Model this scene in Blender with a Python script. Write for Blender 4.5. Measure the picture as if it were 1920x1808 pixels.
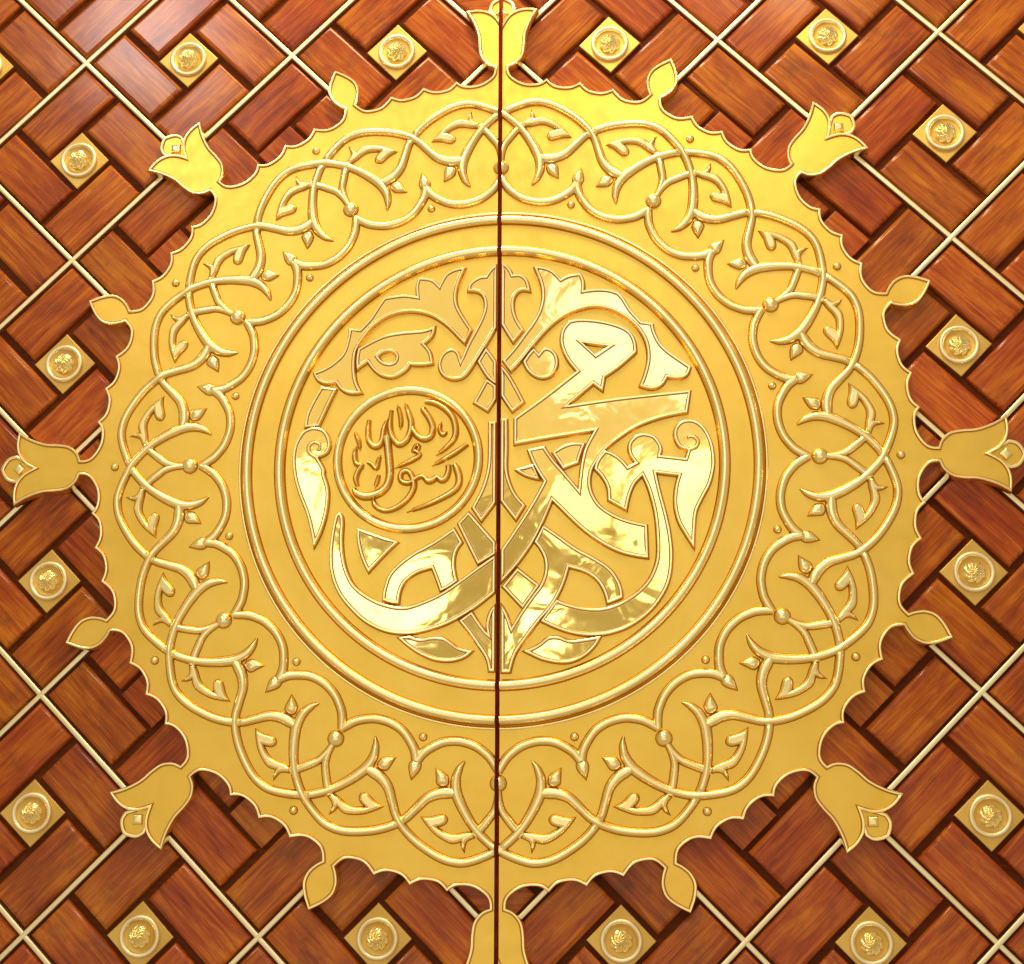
import bpy, bmesh, math, random
from mathutils import Vector, Matrix
from mathutils.geometry import delaunay_2d_cdt

# ------------------------------------------------------------------ scene, camera, light
scene = bpy.context.scene
for o in list(bpy.data.objects):
    bpy.data.objects.remove(o)
C = scene.collection
Z0 = 2.0                      # height of the medallion's centre above the floor (m)
R_ = math.radians

cam_d = bpy.data.cameras.new("camera")
cam_d.sensor_width = 36.0
cam_d.sensor_fit = 'HORIZONTAL'
cam_d.lens = 52.05
cam_d.clip_start = 0.02
cam_d.clip_end = 100.0
cam = bpy.data.objects.new("camera", cam_d)
C.objects.link(cam)
cam.matrix_world = Matrix(((0.996936, 0.01446375, 0.07687275, 0.16406),
                           (0.07817255, -0.21902649, -0.97258236, -1.88712),
                           (0.00276998, 0.9756117, -0.21948606, Z0 - 0.45085),
                           (0, 0, 0, 1)))
scene.camera = cam

world = bpy.data.worlds.new("World")
scene.world = world
world.use_nodes = True
bg = world.node_tree.nodes["Background"]
bg.inputs[0].default_value = (1.0, 0.85, 0.60, 1)
bg.inputs[1].default_value = 0.54


def area(name, loc, target, sx, sy, power, col):
    d = bpy.data.lights.new(name, 'AREA')
    d.shape = 'RECTANGLE'
    d.size, d.size_y = sx, sy
    d.energy = power
    d.color = col
    o = bpy.data.objects.new(name, d)
    C.objects.link(o)
    o.location = loc
    v = Vector(target) - Vector(loc)
    o.rotation_euler = v.to_track_quat('-Z', 'Y').to_euler()
    return o


# overhead and glare lamps, plus added unseen panels for fill and mirrored patches
area("ceiling_lamp", (-0.3, -0.28, Z0 + 1.48), (0, 0, Z0 + 0.1), 2.8, 0.18, 48, (1.0, 0.82, 0.50))
area("added_upper_fill", (-0.15, -2.6, Z0 + 1.36), (0, 0, Z0 + 0.2), 3.4, 1.7, 7.6, (1.0, 0.95, 0.80))  # added broad panel, unseen, brightens the upper plate and letters
area("added_cool_fill", (0.16, -2.5, Z0 + 0.98), (0.1, 0, Z0 + 0.1), 0.44, 0.36, 1.25, (0.22, 0.44, 1.0))  # added panel that puts a cool pale patch on one letter head
area("added_fill", (-0.62, -2.5, Z0 + 0.20), (0, 0, Z0), 0.46, 0.22, 1.2, (0.80, 0.92, 1.0))  # this and the next four: added small panels mirrored as bright letter patches
area("added_fill", (-0.84, -2.5, Z0 + 0.46), (0, 0, Z0), 0.18, 0.26, 0.5, (0.86, 0.94, 1.0))
area("added_fill", (0.30, -2.5, Z0 + 0.40), (0, 0, Z0), 0.32, 0.40, 1.0, (0.86, 0.94, 1.0))
area("added_fill", (0.02, -2.5, Z0 + 0.44), (0, 0, Z0), 0.14, 0.20, 0.2, (0.86, 0.94, 1.0))
area("added_fill", (-0.10, -2.5, Z0 + 0.10), (0, 0, Z0), 0.16, 0.20, 0.4, (0.86, 0.94, 1.0))
area("added_fill", (0.0, -2.5, Z0 - 0.80), (0, 0, Z0 - 0.2), 3.4, 1.1, 6.4, (1.0, 0.92, 0.72))  # added low fill behind the camera, lifts the lower gold
area("spot_lamp", (-1.4, -2.5, Z0 + 2.12), (-0.5, 0, Z0 + 0.6), 0.40, 0.40, 13, (1.0, 0.96, 0.92))

vs = scene.view_settings
vs.view_transform = 'Standard'
vs.look = 'None'
vs.exposure = 0.0
vs.gamma = 1.0
vs.use_curve_mapping = False
scene.render.resolution_x, scene.render.resolution_y = 1024, 964


# ------------------------------------------------------------------ materials
def new_mat(name):
    m = bpy.data.materials.new(name)
    m.use_nodes = True
    nt = m.node_tree
    return m, nt, nt.nodes["Principled BSDF"]


def node(nt, kind, **kw):
    n = nt.nodes.new(kind)
    for k, v in kw.items():
        setattr(n, k, v)
    return n


def metal(name, col, col2, rough, rough_var, bump_scale, bump_mm, grain=0.0, coat=0.0):
    """metal with slight tone variation, uneven roughness and a hand-finished surface"""
    m, nt, p = new_mat(name)
    L = nt.links
    tc = node(nt, 'ShaderNodeTexCoord')
    n1 = node(nt, 'ShaderNodeTexNoise')
    n1.inputs['Scale'].default_value = 14
    n1.inputs['Detail'].default_value = 6
    n1.inputs['Roughness'].default_value = 0.62
    L.new(tc.outputs['Object'], n1.inputs['Vector'])
    cr = node(nt, 'ShaderNodeValToRGB')
    cr.color_ramp.elements[0].position = 0.32
    cr.color_ramp.elements[1].position = 0.68
    cr.color_ramp.elements[0].color = (*col2, 1)
    cr.color_ramp.elements[1].color = (*col, 1)
    L.new(n1.outputs['Fac'], cr.inputs[0])
    L.new(cr.outputs[0], p.inputs['Base Color'])
    p.inputs['Metallic'].default_value = 1.0
    n2 = node(nt, 'ShaderNodeTexNoise')
    n2.inputs['Scale'].default_value = 55
    n2.inputs['Detail'].default_value = 5
    L.new(tc.outputs['Object'], n2.inputs['Vector'])
    mr = node(nt, 'ShaderNodeMapRange')
    mr.inputs['From Min'].default_value = 0.3
    mr.inputs['From Max'].default_value = 0.7
    mr.inputs['To Min'].default_value = max(0.02, rough - rough_var)
    mr.inputs['To Max'].default_value = rough + rough_var
    L.new(n2.outputs['Fac'], mr.inputs['Value'])
    L.new(mr.outputs[0], p.inputs['Roughness'])
    n3 = node(nt, 'ShaderNodeTexNoise')
    n3.inputs['Scale'].default_value = bump_scale
    n3.inputs['Detail'].default_value = 3
    n3.inputs['Distortion'].default_value = 0.6
    L.new(tc.outputs['Object'], n3.inputs['Vector'])
    b = node(nt, 'ShaderNodeBump')
    b.inputs['Strength'].default_value = 1.0
    b.inputs['Distance'].default_value = bump_mm * 0.001
    L.new(n3.outputs['Fac'], b.inputs['Height'])
    last = b
    if grain:
        n4 = node(nt, 'ShaderNodeTexNoise')
        n4.inputs['Scale'].default_value = 900
        n4.inputs['Detail'].default_value = 2
        L.new(tc.outputs['Object'], n4.inputs['Vector'])
        b2 = node(nt, 'ShaderNodeBump')
        b2.inputs['Strength'].default_value = 1.0
        b2.inputs['Distance'].default_value = grain * 0.001
        L.new(n4.outputs['Fac'], b2.inputs['Height'])
        L.new(b.outputs[0], b2.inputs['Normal'])
        last = b2
    L.new(last.outputs[0], p.inputs['Normal'])
    if coat:
        p.inputs['Coat Weight'].default_value = coat
        p.inputs['Coat Roughness'].default_value = 0.12
    return m


def wood(name, dark, mid, light, var=0.35, coat=0.2):
    m, nt, p = new_mat(name)
    L = nt.links
    tc = node(nt, 'ShaderNodeTexCoord')
    oi = node(nt, 'ShaderNodeObjectInfo')
    sc = node(nt, 'ShaderNodeVectorMath', operation='SCALE')
    cmb = node(nt, 'ShaderNodeCombineXYZ')
    for i, f in enumerate((37.0, 11.0, 23.0)):
        mm = node(nt, 'ShaderNodeMath', operation='MULTIPLY')
        mm.inputs[1].default_value = f
        L.new(oi.outputs['Random'], mm.inputs[0])
        L.new(mm.outputs[0], cmb.inputs[i])
    add = node(nt, 'ShaderNodeVectorMath', operation='ADD')
    L.new(tc.outputs['Object'], add.inputs[0])
    L.new(cmb.outputs[0], add.inputs[1])
    mp = node(nt, 'ShaderNodeMapping')
    mp.inputs['Scale'].default_value = (6.0, 60.0, 85.0)
    L.new(add.outputs[0], mp.inputs['Vector'])
    g = node(nt, 'ShaderNodeTexNoise')
    g.inputs['Scale'].default_value = 1.6
    g.inputs['Detail'].default_value = 9
    g.inputs['Roughness'].default_value = 0.66
    g.inputs['Distortion'].default_value = 0.9
    L.new(mp.outputs[0], g.inputs['Vector'])
    bl = node(nt, 'ShaderNodeTexNoise')
    bl.inputs['Scale'].default_value = 12
    bl.inputs['Detail'].default_value = 3
    L.new(add.outputs[0], bl.inputs['Vector'])
    mx = node(nt, 'ShaderNodeMath', operation='MULTIPLY_ADD')
    mx.inputs[1].default_value = 0.66
    L.new(g.outputs['Fac'], mx.inputs[0])
    m2 = node(nt, 'ShaderNodeMath', operation='MULTIPLY')
    m2.inputs[1].default_value = 0.36
    L.new(bl.outputs['Fac'], m2.inputs[0])
    L.new(m2.outputs[0], mx.inputs[2])
    # fine pores running with the grain
    mp2 = node(nt, 'ShaderNodeMapping')
    mp2.inputs['Scale'].default_value = (14.0, 260.0, 330.0)
    L.new(add.outputs[0], mp2.inputs['Vector'])
    g2 = node(nt, 'ShaderNodeTexNoise')
    g2.inputs['Scale'].default_value = 2.2
    g2.inputs['Detail'].default_value = 4
    L.new(mp2.outputs[0], g2.inputs['Vector'])
    m9 = node(nt, 'ShaderNodeMath', operation='MULTIPLY_ADD')
    m9.inputs[1].default_value = 0.14
    L.new(g2.outputs['Fac'], m9.inputs[0])
    sb = node(nt, 'ShaderNodeMath', operation='SUBTRACT')
    sb.inputs[1].default_value = 0.07
    L.new(mx.outputs[0], sb.inputs[0])
    L.new(sb.outputs[0], m9.inputs[2])
    mx = m9
    cr = node(nt, 'ShaderNodeValToRGB')
    e = cr.color_ramp.elements
    e[0].position, e[0].color = 0.36, (*dark, 1)
    e[1].position, e[1].color = 0.66, (*light, 1)
    k = e.new(0.5)
    k.color = (*mid, 1)
    L.new(mx.outputs[0], cr.inputs[0])
    hsv = node(nt, 'ShaderNodeHueSaturation')
    mv = node(nt, 'ShaderNodeMapRange')
    mv.inputs['To Min'].default_value = 1 - var
    mv.inputs['To Max'].default_value = 1 + var
    L.new(oi.outputs['Random'], mv.inputs['Value'])
    L.new(mv.outputs[0], hsv.inputs['Value'])
    mh = node(nt, 'ShaderNodeMapRange')
    mh.inputs['To Min'].default_value = 0.4945
    mh.inputs['To Max'].default_value = 0.505
    fr = node(nt, 'ShaderNodeMath', operation='FRACT')
    m7 = node(nt, 'ShaderNodeMath', operation='MULTIPLY')
    m7.inputs[1].default_value = 17.3
    L.new(oi.outputs['Random'], m7.inputs[0])
    L.new(m7.outputs[0], fr.inputs[0])
    L.new(fr.outputs[0], mh.inputs['Value'])
    L.new(mh.outputs[0], hsv.inputs['Hue'])
    L.new(cr.outputs[0], hsv.inputs['Color'])
    # smudges and old polish, patches with a shape of their own
    dn = node(nt, 'ShaderNodeTexNoise')
    dn.inputs['Scale'].default_value = 26
    dn.inputs['Detail'].default_value = 6
    dn.inputs['Roughness'].default_value = 0.7
    av = node(nt, 'ShaderNodeVectorMath', operation='ADD')
    av.inputs[1].default_value = (5.2, 1.7, 9.1)
    L.new(add.outputs[0], av.inputs[0])
    L.new(av.outputs[0], dn.inputs['Vector'])
    dr = node(nt, 'ShaderNodeMapRange')
    dr.inputs['From Min'].default_value = 0.54
    dr.inputs['From Max'].default_value = 0.74
    dr.inputs['To Max'].default_value = 0.55
    L.new(dn.outputs['Fac'], dr.inputs['Value'])
    mixd = node(nt, 'ShaderNodeMix', data_type='RGBA')
    mixd.inputs['B'].default_value = (0.10, 0.030, 0.010, 1)
    L.new(dr.outputs[0], mixd.inputs['Factor'])
    L.new(hsv.outputs[0], mixd.inputs['A'])
    L.new(mixd.outputs['Result'], p.inputs['Base Color'])
    p.inputs['Roughness'].default_value = 0.5
    p.inputs['Specular IOR Level'].default_value = 0.06
    p.inputs['Coat Weight'].default_value = coat
    p.inputs['Coat Roughness'].default_value = 0.17
    b = node(nt, 'ShaderNodeBump')
    b.inputs['Strength'].default_value = 0.5
    b.inputs['Distance'].default_value = 0.0012
    L.new(g.outputs['Fac'], b.inputs['Height'])
    L.new(b.outputs[0], p.inputs['Normal'])
    return m


M = {
    'satin': metal('satin_gold', (0.84, 0.55, 0.105), (0.79, 0.50, 0.08), 0.40, 0.05, 9, 0.9, 0.02),
    'relief': metal('burnished_gold', (1.0, 0.84, 0.42), (1.0, 0.78, 0.33), 0.25, 0.05, 24, 0.15),
    'polish': metal('polished_gold', (1.0, 0.73, 0.21), (0.96, 0.66, 0.15), 0.06, 0.025, 13, 0.95),
    'crease_shade': metal('crease_shade_tarnish', (0.66, 0.28, 0.015), (0.50, 0.18, 0.010), 0.5, 0.06, 40, 0.2),  # crease shade put into the colour, together with tarnish, along relief edges
    'brass': metal('pale_brass', (0.94, 0.82, 0.54), (0.84, 0.68, 0.38), 0.46, 0.08, 30, 0.2),
    'plate': metal('dull_brass', (0.76, 0.49, 0.125), (0.58, 0.35, 0.08), 0.52, 0.07, 40, 0.2, 0.02),
    'wood': wood('varnished_walnut', (0.17, 0.020, 0.002), (0.34, 0.062, 0.0025), (0.53, 0.16, 0.005), 0.08, 0.5),
    'panel': wood('dark_panel_wood', (0.06, 0.012, 0.003), (0.09, 0.018, 0.004), (0.12, 0.026, 0.005), 0.1, 0.0),
    'edge': wood('door_edge_wood', (0.22, 0.018, 0.008), (0.40, 0.034, 0.012), (0.52, 0.06, 0.018), 0.1, 0.0),
}

# ------------------------------------------------------------------ helpers
# everything on the door is laid out in door coordinates (u across, v up, h out of the door), metres
MM = 0.001
FOOT = 1.45 * MM
SEAM_L, SEAM_R = -4.5 * MM, 1.3 * MM      # the gap between the two leaves


def P3(u, v, h):
    return (u, -h, v)


def link(name, me, mat, parent):
    o = bpy.data.objects.new(name, me)
    if mat and not me.materials:
        for k in ((mat,) if isinstance(mat, str) else mat):
            me.materials.append(M[k])
    C.objects.link(o)
    o.parent = parent
    return o


def finish(bm, name, smooth=40):
    me = bpy.data.meshes.new(name)
    bmesh.ops.remove_doubles(bm, verts=bm.verts, dist=2e-6)
    bmesh.ops.recalc_face_normals(bm, faces=bm.faces)
    lay = bm.faces.layers.int.get('flat')
    for f in bm.faces:
        f.smooth = bool(smooth) and not (lay is not None and f[lay])
    bm.to_mesh(me)
    bm.free()
    if smooth:
        me.set_sharp_from_angle(angle=R_(smooth))
    at = me.attributes.get('flat')
    if at:
        for f, d in zip(me.polygons, at.data):
            if d.value:
                f.use_smooth = False
    return me


def clip(bm, side, base):
    """cut a bmesh at the leaf gap, keep one side and wall the cut down to height base"""
    x, nrm = (SEAM_L, (1, 0, 0)) if side == 'L' else (SEAM_R, (-1, 0, 0))
    r = bmesh.ops.bisect_plane(bm, geom=bm.verts[:] + bm.edges[:] + bm.faces[:], dist=1e-7,
                               plane_co=(x, 0, 0), plane_no=nrm, clear_outer=True)
    ed = [e for e in bm.edges if e.is_boundary and all(abs(v.co.x - x) < 1e-6 for v in e.verts)]
    if ed:
        q = bmesh.ops.extrude_edge_only(bm, edges=ed)
        for v in q['geom']:
            if isinstance(v, bmesh.types.BMVert):
                v.co.y = -base
    return bm


def obj_bm(name, bm, mat, parent, smooth=40):
    o = link(name, finish(bm, name, smooth), mat, parent)
    return o


def spline(pts, closed=True, step=2.5 * MM):
    """Catmull-Rom through (u, v, corner) points; corners keep their angle; returns (u, v)"""
    n = len(pts)
    out = []
    rng = range(n if closed else n - 1)
    for i in rng:
        p1, p2 = pts[i], pts[(i + 1) % n]
        p0 = pts[i - 1] if (closed or i > 0) else p1
        p3 = pts[(i + 2) % n] if (closed or i + 2 < n) else p2
        a, b = Vector(p1[:2]), Vector(p2[:2])
        d = (b - a).length
        m1 = (b - Vector(p0[:2])) * 0.5
        m2 = (Vector(p3[:2]) - a) * 0.5
        if p1[2]:
            m1 = (b - a) * 1.0 if p2[2] else (b - a) * 1.5 - m2 * 0.5
        if p2[2]:
            m2 = (b - a) * 1.0 if p1[2] else (b - a) * 1.5 - m1 * 0.5
        # limit tangents so uneven spacing does not overshoot
        for m in (m1, m2):
            if m.length > 1.25 * d:
                m *= 1.25 * d / m.length
        k = max(1, int(round(d / step)))
        if p1[2] and p2[2]:
            k = max(1, int(d / (12 * MM)))
        for j in range(k):
            t = j / k
            t2, t3 = t * t, t * t * t
            q = a * (2 * t3 - 3 * t2 + 1) + m1 * (t3 - 2 * t2 + t) + b * (-2 * t3 + 3 * t2) + m2 * (t3 - t2)
            out.append((q.x, q.y))
    if not closed:
        out.append(tuple(pts[-1][:2]))
    return out


def signed_area(l):
    return 0.5 * sum(l[i - 1][0] * l[i][1] - l[i][0] * l[i - 1][1] for i in range(len(l)))


def inset(loop, d):
    """mitred inset (to the left of travel), folded edges collapsed"""
    n = len(loop)
    P = [Vector(p) for p in loop]
    out = []
    for i in range(n):
        e1 = (P[i] - P[i - 1])
        e2 = (P[(i + 1) % n] - P[i])
        e1 = e1.normalized() if e1.length > 1e-9 else e2.normalized()
        e2 = e2.normalized() if e2.length > 1e-9 else e1
        n1, n2 = Vector((-e1.y, e1.x)), Vector((-e2.y, e2.x))
        b = n1 + n2
        if b.length < 1e-4:
            b = n1
        b.normalize()
        c = max(0.36, b.dot(n1))
        out.append(P[i] + b * (d / c))
    for it in range(12):
        bad = False
        for i in range(n):
            j = (i + 1) % n
            e0, e1 = P[j] - P[i], out[j] - out[i]
            if e0.length > 1e-7 and e1.dot(e0) < -1e-12:
                mid = (out[i] + out[j]) * 0.5
                out[i] = mid.copy()
                out[j] = mid.copy()
                bad = True
        if not bad:
            break
    return [(q.x, q.y) for q in out]


def inside(c, loop):
    r = False
    for i in range(len(loop)):
        (x1, y1), (x2, y2) = loop[i - 1], loop[i]
        if (y1 > c.y) != (y2 > c.y) and c.x < (x2 - x1) * (c.y - y1) / (y2 - y1) + x1:
            r = not r
    return r


def rimmed(loops, prof, bm=None, crease_shade=()):
    """flat relief piece: loops (first outer, rest holes), prof = [(inset, height), ...] up and over the rim"""
    bm = bm or bmesh.new()
    lay = bm.faces.layers.int.get('flat')
    if lay is None:
        lay = bm.faces.layers.int.new('flat')
    fin = []
    for k, l in enumerate(loops):
        a = signed_area(l)
        if (k == 0 and a < 0) or (k > 0 and a > 0):
            l = l[::-1]
        prev, cur, last = None, None, 0
        ring2 = l
        for kp, (d, h) in enumerate(prof):
            ring2 = inset(l, d) if d != 0 else l
            cur = [bm.verts.new(P3(u, v, h)) for u, v in ring2]
            if prev:
                m = len(cur)
                for i in range(m):
                    j = (i + 1) % m
                    try:
                        bm.faces.new((prev[i], prev[j], cur[j], cur[i])).material_index = 2 if kp in crease_shade else 1
                    except ValueError:
                        pass
            prev = cur
        fin.append((ring2, cur))
    # constrained triangulation of the inner face, holes left open
    co, ed, flat = [], [], []
    for r, vs_ in fin:
        k0 = len(co)
        co += [Vector(q) for q in r]
        flat += vs_
        ed += [(k0 + i, k0 + (i + 1) % len(r)) for i in range(len(r))]
    vo, eo, fo, orig, _, _ = delaunay_2d_cdt(co, ed, [], 1, 1e-7)
    hh = prof[-1][1]
    vm = []
    for i, q in enumerate(vo):
        vm.append(flat[orig[i][0]] if orig[i] else bm.verts.new(P3(q.x, q.y, hh)))
    for t in fo:
        c = sum((vo[i] for i in t), Vector((0, 0))) / len(t)
        if any(inside(c, r) for r, _ in fin[1:]) or not inside(c, fin[0][0]):
            continue
        try:
            f = bm.faces.new([vm[i] for i in t])
            f[lay] = 1
            f.material_index = 0
        except ValueError:
            pass
    return bm


def ridge(path, base, height, wref=None, bm=None, over=None, n=8, foot=1.0):
    """rounded ridge of changing width: path = [(u, v, width)]"""
    bm = bm or bmesh.new()
    pts = [(p[0], p[1], 0) for p in path]
    # resample with widths
    uv, ws, ts = [], [], []
    N = len(path)
    for i in range(N - 1):
        seg = spline([pts[max(0, i - 1)], pts[i], pts[i + 1], pts[min(N - 1, i + 2)]], False, 2.2 * MM)
        # take only the middle part
        a, b = Vector(pts[i][:2]), Vector(pts[i + 1][:2])
        p0 = Vector(pts[i - 1][:2]) if i > 0 else a
        p3 = Vector(pts[i + 2][:2]) if i + 2 < N else b
        m1 = (b - p0) * (0.5 if i > 0 else 1.0)
        m2 = (p3 - a) * (0.5 if i + 2 < N else 1.0)
        d = (b - a).length
        for m in (m1, m2):
            if m.length > 1.25 * d:
                m *= 1.25 * d / m.length
        k = max(2, int(round(d / (2.2 * MM))))
        for j in range(k + (1 if i == N - 2 else 0)):
            t = j / k
            t2, t3 = t * t, t * t * t
            q = a * (2 * t3 - 3 * t2 + 1) + m1 * (t3 - 2 * t2 + t) + b * (-2 * t3 + 3 * t2) + m2 * (t3 - t2)
            uv.append(q)
            ws.append(path[i][2] * (1 - t) + path[i + 1][2] * t)
            ts.append((i + t) / (N - 1))
    wref = wref or max(ws)
    rings = []
    K = len(uv)
    for i in range(K):
        dd = (uv[min(K - 1, i + 1)] - uv[max(0, i - 1)])
        dd = dd.normalized() if dd.length > 1e-9 else Vector((1, 0))
        nn = Vector((-dd.y, dd.x))
        w = max(ws[i], 0.15 * MM) * 0.5
        hh = height * min(1.0, (ws[i] / wref)) ** 0.55
        if over:
            hh += over(ts[i], uv[i])
        ring = []
        for j in range(n + 1):
            s = -1 + 2 * j / n
            s = math.sin(s * math.pi / 2)
            z = base + hh * (1 - abs(s) ** 2.4) ** 0.5 * 1.0
            q = uv[i] + nn * (w * s)
            ring.append(bm.verts.new(P3(q.x, q.y, z if j not in (0, n) else base + FOOT * 0.9)))
        # narrow foot where the raised work meets the plate, coloured as crease shade
        for sgn, pos in ((-1, 0), (1, None)):
            q = uv[i] + nn * ((w + foot * FOOT * (1.0 if ws[i] > 1.5 * MM else 0.3)) * sgn)
            vv = bm.verts.new(P3(q.x, q.y, base - 0.25 * MM))
            ring.insert(0, vv) if pos == 0 else ring.append(vv)
        rings.append(ring)
    for i in range(K - 1):
        for j in range(n + 2):
            f = bm.faces.new((rings[i][j], rings[i][j + 1], rings[i + 1][j + 1], rings[i + 1][j]))
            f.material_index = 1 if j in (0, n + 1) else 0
    bm.faces.new(rings[0])
    bm.faces.new(rings[-1][::-1])
    return bm


def pillow(loop, base, height, bm=None, keel=None):
    """small domed piece over an outline"""
    bm = bm or bmesh.new()
    cu = sum(p[0] for p in loop) / len(loop)
    cv = sum(p[1] for p in loop) / len(loop)
    prev = None
    for k, z in ((None, -0.25 * MM / height), (1.0, FOOT * 0.9 / height), (0.95, 0.42), (0.82, 0.72), (0.5, 0.93), (0.2, 1.0)):
        lp = inset(loop if signed_area(loop) > 0 else loop[::-1], -FOOT) if k is None else [(cu + (u - cu) * k, cv + (v - cv) * k) for u, v in (loop if signed_area(loop) > 0 else loop[::-1])]
        ring = [bm.verts.new(P3(u, v, base + height * z)) for u, v in lp]
        if prev:
            for i in range(len(ring)):
                j = (i + 1) % len(ring)
                bm.faces.new((prev[i], prev[j], ring[j], ring[i])).material_index = 1 if k == 1.0 else 0
        prev = ring
    c = bm.verts.new(P3(cu, cv, base + height))
    for i in range(len(prev)):
        bm.faces.new((prev[i], prev[(i + 1) % len(prev)], c))
    return bm


def dome(cu, cv, r, base, height, bm=None, seg=20, rings=5):
    loop = [(cu + r * math.cos(2 * math.pi * i / seg), cv + r * math.sin(2 * math.pi * i / seg)) for i in range(seg)]
    bm = bm or bmesh.new()
    prev = [bm.verts.new(P3(cu + (u - cu) * (1 + FOOT / r), cv + (v - cv) * (1 + FOOT / r), base - 0.25 * MM)) for u, v in loop]
    for k in range(rings):
        a = math.pi / 2 * k / rings
        ring = [bm.verts.new(P3(cu + (u - cu) * math.cos(a), cv + (v - cv) * math.cos(a), base + height * math.sin(a) + FOOT * 0.8)) for u, v in loop]
        for i in range(seg):
            j = (i + 1) % seg
            bm.faces.new((prev[i], prev[j], ring[j], ring[i])).material_index = 1 if k == 0 else 0
        prev = ring
    c = bm.verts.new(P3(cu, cv, base + height + FOOT * 0.8))
    for i in range(seg):
        bm.faces.new((prev[i], prev[(i + 1) % seg], c))
    return bm


def lathe(prof, cu, cv, seg=240, bm=None, a0=0, a1=2 * math.pi, crease_shade=()):
    bm = bm or bmesh.new()
    full = abs(a1 - a0 - 2 * math.pi) < 1e-6
    cols = seg if full else seg + 1
    R = []
    for i in range(cols):
        a = a0 + (a1 - a0) * i / seg
        R.append([bm.verts.new(P3(cu + r * math.sin(a), cv + r * math.cos(a), h)) for r, h in prof])
    for i in range(seg):
        A, B = R[i], R[(i + 1) % cols]
        for j in range(len(prof) - 1):
            bm.faces.new((A[j], A[j + 1], B[j + 1], B[j])).material_index = 1 if j in crease_shade else 0
    return bm


def thing(name, label, cat, loc=(0, 0, Z0), group=None):
    o = bpy.data.objects.new(name, None)
    o.empty_display_size = 0.1
    C.objects.link(o)
    o.location = loc
    o['label'] = label
    o['category'] = cat
    if group:
        o['group'] = group
    return o


def box_bm(u0, u1, v0, v1, h0, h1, ch=0.0, bm=None):
    bm = bm or bmesh.new()
    if bm.faces.layers.int.get('flat') is None:
        bm.faces.layers.int.new('flat')
    prof = [(0, h0), (0, h1 - ch), (ch * 0.12, h1 - ch * 0.55), (ch * 0.42, h1 - ch * 0.2), (ch, h1)] if ch else [(0, h0), (0, h1)]
    prev = None
    for d, h in prof:
        ring = [bm.verts.new(P3(*q, h)) for q in ((u0 + d, v0 + d), (u1 - d, v0 + d), (u1 - d, v1 - d), (u0 + d, v1 - d))]
        if prev:
            for i in range(4):
                j = (i + 1) % 4
                bm.faces.new((prev[i], prev[j], ring[j], ring[i]))
        else:
            bm.faces.new(ring[::-1])
        prev = ring
    lay = bm.faces.layers.int.get('flat')
    f = bm.faces.new(prev)
    if ch and lay is not None:
        f[lay] = 1
    return bm


# ------------------------------------------------------------------ the setting
bm = box_bm(-1.2, 1.2, -1.1, 1.1, -0.10, -0.07)
o = obj_bm('wall_behind_door', bm, 'edge', None, 0)
o.location = (0, 0, Z0)
o['kind'] = 'structure'

# ------------------------------------------------------------------ the two wooden door leaves
U = 0.30                       # spacing of the brass lattice crossings
S2 = math.sqrt(0.5)
leaf = {
    'L': thing('door_leaf', 'left leaf of the dark wooden door, pinwheel planks in a brass lattice', 'door', group='door leaves'),
    'R': thing('door_leaf', 'right leaf of the dark wooden door, pinwheel planks in a brass lattice', 'door', group='door leaves'),
}
GROOVE, FACE, STRIP = -8 * MM, 0.0, 0.5 * MM
UM, VM = 3.1 * U, 2.85 * U
for sd in 'LR':
    u0, u1 = (-UM - 0.02, SEAM_L) if sd == 'L' else (SEAM_R, UM + 0.02)
    obj_bm('back_panel', box_bm(u0, u1, -VM - 0.02, VM + 0.02, -0.065, GROOVE, 0.001), 'panel', leaf[sd], 0)
    # the meeting edge of the leaf, a lipping strip as deep as the door
    e0, e1 = (SEAM_L - 0.012, SEAM_L + 0.0002) if sd == 'L' else (SEAM_R - 0.0002, SEAM_R + 0.012)
    obj_bm('lipping_strip', box_bm(e0, e1, -VM - 0.021, VM + 0.021, -0.066, -3 * MM, 0.001), 'edge', leaf[sd], 0)

# rebate of the right leaf that closes the gap from behind
obj_bm('meeting_rebate', box_bm(SEAM_L - 0.004, SEAM_R - 0.0005, -VM - 0.021, VM + 0.021, -0.060, -4 * MM, 0.0008), 'edge', leaf['R'], 0)

HALF = U * S2 / 2              # half the side of one diamond cell (106 mm)
PL = 31.8 * MM                 # half side of the stud plate
random.seed(4)
PLEN, PWID = 2 * HALF - (HALF - PL), HALF - PL
g_out, g_in = 6.0 * MM, 4.6 * MM
pl_u0, pl_u1 = -PLEN / 2 + g_out, PLEN / 2 - g_in
pl_v0, pl_v1 = -PWID / 2 + g_in, PWID / 2 - g_out
plank_me = None


def plank_bm():
    return box_bm(pl_u0, pl_u1, pl_v0, pl_v1, GROOVE - 0.001, FACE, 5.5 * MM)


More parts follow.
